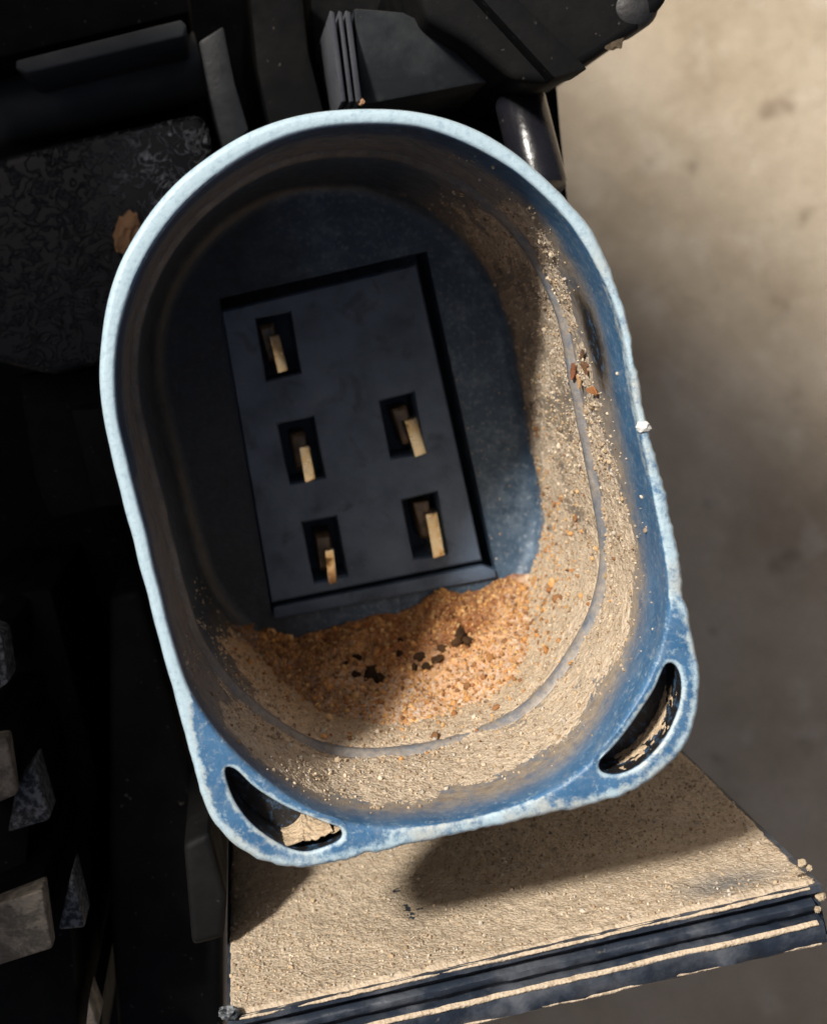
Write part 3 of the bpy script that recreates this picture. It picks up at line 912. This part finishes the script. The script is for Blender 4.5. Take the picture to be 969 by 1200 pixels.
# dust lodged on the outer walls of the two slots
vv, ff, nn_ = [], [], 0
for sl_, dirs, thick in ((SLOTS[0], (0.75, -0.66), 0.8), (SLOTS[1], (0.8, -0.6), 0.06)):
    L = catmull(sl_, 240)
    t_ = np.roll(L, -1, 0) - np.roll(L, 1, 0)
    t_ /= np.linalg.norm(t_, axis=1)[:, None]
    nn2 = np.stack([-t_[:, 1], t_[:, 0]], 1)
    cen = L.mean(0)
    if np.sum((cen - L) * nn2) < 0:
        nn2 = -nn2
    rel = (L - cen) @ np.array(dirs)
    rel = (rel - rel.min()) / (rel.max() - rel.min())
    facing = np.clip(-(nn2 @ np.array(dirs)), 0, 1)
    rows = []
    for zz in np.linspace(0.25, 3.0, 22):
        Q = np.stack([L[:, 0], L[:, 1], L[:, 0] * 0 - zz], 1)
        hh = -0.25 + (thick + 0.15) * smooth01(facing, 0.1, 0.6) * smooth01(rel, 0.35, 0.8) * (0.55 + 0.45 * zz / 3.0) * 1.5 + 0.12 * fbm(Q * 1.6, 401, 3) + 0.08 * fbm(Q * 4.5, 402, 2)
        rows.append(np.concatenate([L + nn2 * np.maximum(hh, -0.1)[:, None], np.full((len(L), 1), H - zz)], 1))
    A_ = np.stack(rows, 1).reshape(-1, 3)
    vv.append(A_)
    ff += [tuple(i + nn_ for i in q) for q in grid_faces(len(L), 22, True)]
    nn_ += len(A_)
so_ = link_mesh('slot_dust', np.concatenate(vv), ff, M_DUST, None, sharp=0, clean=False, colors=np.ones((nn_, 3)) * np.array([1.05, 1.0, 0.92]))
tag(so_, 'pale dust lodged inside the two crescent slots of the socket flange', 'dust', None, 'stuff')

# loose grains
def ico():
    bm = bmesh.new()
    bmesh.ops.create_icosphere(bm, subdivisions=1, radius=1)
    v = np.array([x.co for x in bm.verts])
    f = np.array([[q.index for q in x.verts] for x in bm.faces])
    bm.free()
    return v, f
IV, IF = ico()
PALETTE = np.array([(0.62, 0.50, 0.35), (0.52, 0.40, 0.27), (0.70, 0.60, 0.46), (0.40, 0.29, 0.18), (0.33, 0.25, 0.18), (0.55, 0.50, 0.43)])
CLAYP = np.array([(0.62, 0.32, 0.11), (0.54, 0.25, 0.075), (0.72, 0.45, 0.20), (0.34, 0.14, 0.05), (0.66, 0.40, 0.17), (0.20, 0.09, 0.035), (0.46, 0.22, 0.08)])
def grains(name, centres, sizes, palette, label, cat):
    n = len(centres)
    k = len(IV)
    sc = sizes[:, None] * RNG.uniform(0.6, 1.25, (n, 3))
    q = RNG.normal(size=(n, 4))
    q /= np.linalg.norm(q, axis=1)[:, None]
    w, x, y, zz = q.T
    Rm = np.stack([np.stack([1 - 2 * (y * y + zz * zz), 2 * (x * y - zz * w), 2 * (x * zz + y * w)], 1),
                   np.stack([2 * (x * y + zz * w), 1 - 2 * (x * x + zz * zz), 2 * (y * zz - x * w)], 1),
                   np.stack([2 * (x * zz - y * w), 2 * (y * zz + x * w), 1 - 2 * (x * x + y * y)], 1)], 1)
    loc = IV[None] * sc[:, None, :] * RNG.uniform(0.75, 1.2, (n, k, 1))
    P = np.einsum('nij,nkj->nki', Rm, loc) + centres[:, None, :]
    Fc = (IF[None] + (np.arange(n) * k)[:, None, None]).reshape(-1, 3)
    c = palette[RNG.integers(0, len(palette), n)] * RNG.uniform(0.8, 1.12, (n, 1))
    o = link_mesh(name, P.reshape(-1, 3), Fc.tolist(), M_GRAIN, None, smooth=True, sharp=55, clean=False, colors=np.repeat(c, k, 0))
    return tag(o, label, cat, None, 'stuff')

# on the wall crust
N = 13000
u = RNG.uniform(math.radians(-140), math.radians(78), N)
z = 2.0 + (FLOOR - 2.5) * RNG.uniform(0, 1, N) ** 0.9
p, n = wall_at(u)
P3 = np.stack([p[:, 0], p[:, 1], -z], 1)
h = crust_height(u, z, P3)
keep = h > RNG.uniform(-0.16, 0.12, N) - 0.16 * (RNG.uniform(0, 1, N) < 0.3)
sz = np.clip(RNG.lognormal(-2.72, 0.45, N), 0.03, 0.2)
off = 0.3 * smooth01(z, STEP - 0.2, STEP + 0.4)
c = np.concatenate([p + n * (off + np.maximum(h, 0) + sz * 0.3)[:, None], (H - z)[:, None]], 1)
grains('wall_grit', c[keep], sz[keep], PALETTE, 'fine tan grit stuck to the dusty inner wall of the socket', 'grit')
# orange crumbs spilled over the dust beside the clay
N = 1500
u = np.radians(RNG.normal(-62, 26, N))
z = FLOOR - np.abs(RNG.normal(0, 9, N)) - 1.0
ok = (z > STEP - 3) & (np.degrees(u) > -125) & (np.degrees(u) < 5)
u, z = u[ok], z[ok]
p, n = wall_at(u)
P3 = np.stack([p[:, 0], p[:, 1], -z], 1)
h = crust_height(u, z, P3)
sz = np.clip(RNG.lognormal(-2.3, 0.45, len(u)), 0.05, 0.35)
off = 0.3 * smooth01(z, STEP - 0.2, STEP + 0.4)
c = np.concatenate([p + n * (off + np.maximum(h, 0) + sz * 0.3)[:, None], (H - z)[:, None]], 1)
grains('spilled_crumbs', c, sz, CLAYP, 'orange crumbs spilled over the tan dust beside the clay in the socket', 'grit')
# on the shelf
N = 11000
u = RNG.uniform(0.3, SL - 0.3, N)
t_ = RNG.uniform(0.4, 34, N) ** 1.0
h = shelf_h(u, t_)
keep = h > RNG.uniform(0.0, 0.25, N)
sz = np.clip(RNG.lognormal(-2.8, 0.42, N), 0.03, 0.17)
c = shelf_pt(u, t_, np.maximum(h, 0) + sz * 0.25)
grains('shelf_grit', c[keep], sz[keep], PALETTE, 'fine pale grit scattered over the dusty shelf', 'grit')
# on the clay
idx = RNG.choice(len(pos), 9000, replace=False)
ok = (amt[idx] > 0.22) & (s_[idx] > 0.04) & (s_[idx] < 0.96)
idx = idx[ok]
sz = np.clip(RNG.lognormal(-2.45, 0.5, len(idx)), 0.04, 0.40)
grains('clay_crumbs', pos[idx] + np.array([0, 0, 0.03]), sz, CLAYP, 'small orange crumbs strewn over the clay soil in the socket', 'grit')
# a few specks on the floor and the flange face
N = 260
pp = px2mm(np.stack([RNG.uniform(380, 625, N), RNG.uniform(430, 720, N)], 1), D0 + FLOOR)
sz = RNG.uniform(0.03, 0.10, N)
fl_in = inside((I2 + INW * 2.0), pp) & ~inside(px2mm(np.array([(236,350),(502,292),(584,690),(303,740)], float), D0 + FLOOR), pp)
grains('floor_specks', np.concatenate([pp, np.full((N, 1), H - FLOOR + 0.03)], 1)[fl_in], sz[fl_in], PALETTE, 'tiny dust specks sprinkled over the blue-grey socket floor', 'grit')

# ------------------------------------------------------------------ single bits of debris
def clod(name, c, r, mat, label, cat, group=None, seed=0, sub=3, squash=(1, 1, 1), rot=0.0, colr=(0.5, 0.3, 0.15), amp=1.0):
    bm = bmesh.new()
    bmesh.ops.create_icosphere(bm, subdivisions=sub, radius=1)
    v = np.array([x.co for x in bm.verts])
    f = [[q.index for q in x.verts] for x in bm.faces]
    bm.free()
    v = v * (1 + 0.6 * amp * fbm(v * 1.5 + seed * 3.7, seed, 3) + 0.3 * amp * fbm(v * 4 + seed, seed + 5, 2))[:, None]
    v = v * np.array(squash) * r
    cr, sr = math.cos(rot), math.sin(rot)
    v = np.stack([v[:, 0] * cr - v[:, 1] * sr, v[:, 0] * sr + v[:, 1] * cr, v[:, 2]], 1)
    o = link_mesh(name, v, f, mat, None, sharp=35, clean=False, colors=np.tile(np.array(colr), (len(v), 1)))
    o.location = Vector(c) * MM
    return tag(o, label, cat, group)

clod('soil_clod', pt(149, 273, 115.3), 1.3, M_GRAIN, 'orange-brown soil lump stuck outside the pale upper rim', 'clod', seed=3, squash=(0.85, 1.3, 0.6), rot=-0.3, colr=(0.52, 0.29, 0.15))
clod('grit_grain', (np.array(pt(754, 500, 85.0))), 0.34, M_GRAIN, 'white grain of grit clinging to the outer edge of the rim', 'grit', seed=4, squash=(1.2, 0.9, 0.8), colr=(0.8, 0.8, 0.78))

# reddish dry leaf flakes stuck on the wall below the bare patch
def flake(c, nrm, L, Wd, rot, colr, label, seed):
    nrm = Vector(nrm).normalized()
    a = nrm.orthogonal().normalized()
    b = nrm.cross(a)
    a2 = a * math.cos(rot) + b * math.sin(rot)
    b2 = nrm.cross(a2)
    n_ = 14
    top, bot = [], []
    for i in range(n_):
        t = 2 * math.pi * i / n_
        rr = 1 + 0.5 * vnoise(np.array([[math.cos(t) * 1.5 + seed, math.sin(t) * 1.5, seed]]), seed)[0]
        q = a2 * (math.cos(t) * L * rr) + b2 * (math.sin(t) * Wd * rr) + nrm * (0.25 * math.cos(t) ** 2 * L)
        top.append(tuple(q + nrm * 0.06))
        bot.append(tuple(q - nrm * 0.06))
    v = top + bot + [tuple(nrm * 0.08), tuple(nrm * -0.05)]
    fs = [[i, (i + 1) % n_, 2 * n_] for i in range(n_)] + [[n_ + (i + 1) % n_, n_ + i, 2 * n_ + 1] for i in range(n_)] + [[i, n_ + i, n_ + (i + 1) % n_, (i + 1) % n_] for i in range(n_)]
    o = link_mesh('leaf_flake', v, fs, M_GRAIN, None, sharp=60, clean=False, colors=np.tile(np.array(colr), (len(v), 1)))
    o.location = Vector(c) * MM
    return tag(o, label, 'leaf flake', 'dry flakes on the socket wall')
def wall_px(px, py):
    """point of the inner wall seen at this pixel: ratio to the rim gives the depth"""
    best = None
    for k in range(NA):
        ix = VX + I2[k, 0] * F / D0
        iy = VY - I2[k, 1] * F / D0
        r_ = ((px - VX) * (ix - VX) + (py - VY) * (iy - VY)) / ((ix - VX) ** 2 + (iy - VY) ** 2)
        e = math.hypot(px - VX - r_ * (ix - VX), py - VY - r_ * (iy - VY))
        if r_ > 0.5 and (best is None or e < best[0]):
            best = (e, r_, k)
    _, r_, k = best
    dep = D0 / r_ - D0
    return np.array([I2[k, 0] + INW[k, 0] * 0.25, I2[k, 1] + INW[k, 1] * 0.25, H - dep]), INW[k]
for i, (px, py, L, Wd, rot, colr, lab) in enumerate((
        (676, 436, 0.62, 0.26, 0.5, (0.22, 0.075, 0.04), 'dark red dry leaf flake stuck on the socket wall beside the bare patch'),
        (690, 428, 0.55, 0.3, 1.4, (0.13, 0.06, 0.035), 'dark brown dry flake lodged at the lower end of the bare patch'),
        (699, 456, 0.50, 0.30, 2.2, (0.36, 0.14, 0.05), 'rust-orange dry flake stuck on the socket wall below the darker flakes'),
        (683, 446, 0.40, 0.20, 0.9, (0.50, 0.30, 0.15), 'small tan dry flake wedged between the red and the rust-orange flakes'),
        (687, 414, 0.42, 0.16, 0.2, (0.09, 0.045, 0.03), 'thin black-brown dry sliver in the lower part of the bare patch'))):
    c, nn = wall_px(px, py)
    flake(c, (nn[0], nn[1], 0.35), L, Wd, rot, colr, lab, i + 2)

# dark crumbs added to stand in for the shaded hollows of the clay
from bisect import bisect
proj = np.stack([VX + pos[:, 0] * F / (H + D0 - pos[:, 2]), VY - pos[:, 1] * F / (H + D0 - pos[:, 2])], 1)
for i, (px, py, r) in enumerate(((420,772,0.55),(433,792,0.75),(446,798,0.65),(436,785,0.5),(468,768,0.5),(470,752,0.4),(492,770,0.55),(486,784,0.42),(521,763,0.6),(513,772,0.5),(540,745,0.75),(549,752,0.6),(534,754,0.5),(500,783,0.5),(418,790,0.42),(405,779,0.36))):
    r *= 0.8
    k = np.argmin(np.hypot(proj[:, 0] - px, proj[:, 1] - py))
    clod('hollow_crumb', pos[k] + np.array([0, 0, 0.02]), r, M_CRUMB, 'dark brown crumb added to darken a hollow of the orange clay in the socket', 'crumb', 'dark crumbs added in the clay hollows', seed=20 + i, sub=2, squash=(1.2, 0.8, 0.7), rot=i * 1.1, colr=(0.02, 0.013, 0.008))
# crumbs on the shelf's right end
for i, (px, py, r) in enumerate(((940,1012,0.24),(948,1018,0.18),(932,1021,0.20),(962,1052,0.26),(957,1066,0.22))):
    c = np.array(pt(px, py, 89.3))
    q = SA + SU * (SL - 0.4)
    clod('sand_clump', c, r, M_GRAIN, 'pale sand clump clinging to the right-hand tip of the shelf edge', 'sand clump', 'sand clumps at the shelf tip', seed=50 + i, sub=3, colr=(0.46, 0.37, 0.26))
for i, (x0, y0, r) in enumerate(((268, 1187, 0.5), )):
    clod('plastic_burr', np.array(pt(x0, y0, 88.9)), r, M_SPECK, 'grey plastic burr at the left end of the shelf edge', 'burr', seed=70, sub=3, squash=(1.2, 0.7, 0.7), colr=(0.3, 0.3, 0.3))
# scuffed mud patch on the arm beside the boss
clod('mud_patch', np.array(pt(716, 40, 100.9)), 0.85, M_GRAIN, 'beige dried mud patch on the bracket arm beside the round boss', 'mud', seed=80, sub=4, amp=0.4, squash=(1.1, 1.4, 0.18), rot=0.4, colr=(0.06, 0.05, 0.036))
clod('grit_grain', np.array(pt(423, 119, 105.0)), 0.26, M_GRAIN, 'orange grain at the foot of the thin ribs just above the rim', 'grit', seed=82, sub=2, colr=(0.45, 0.25, 0.14))
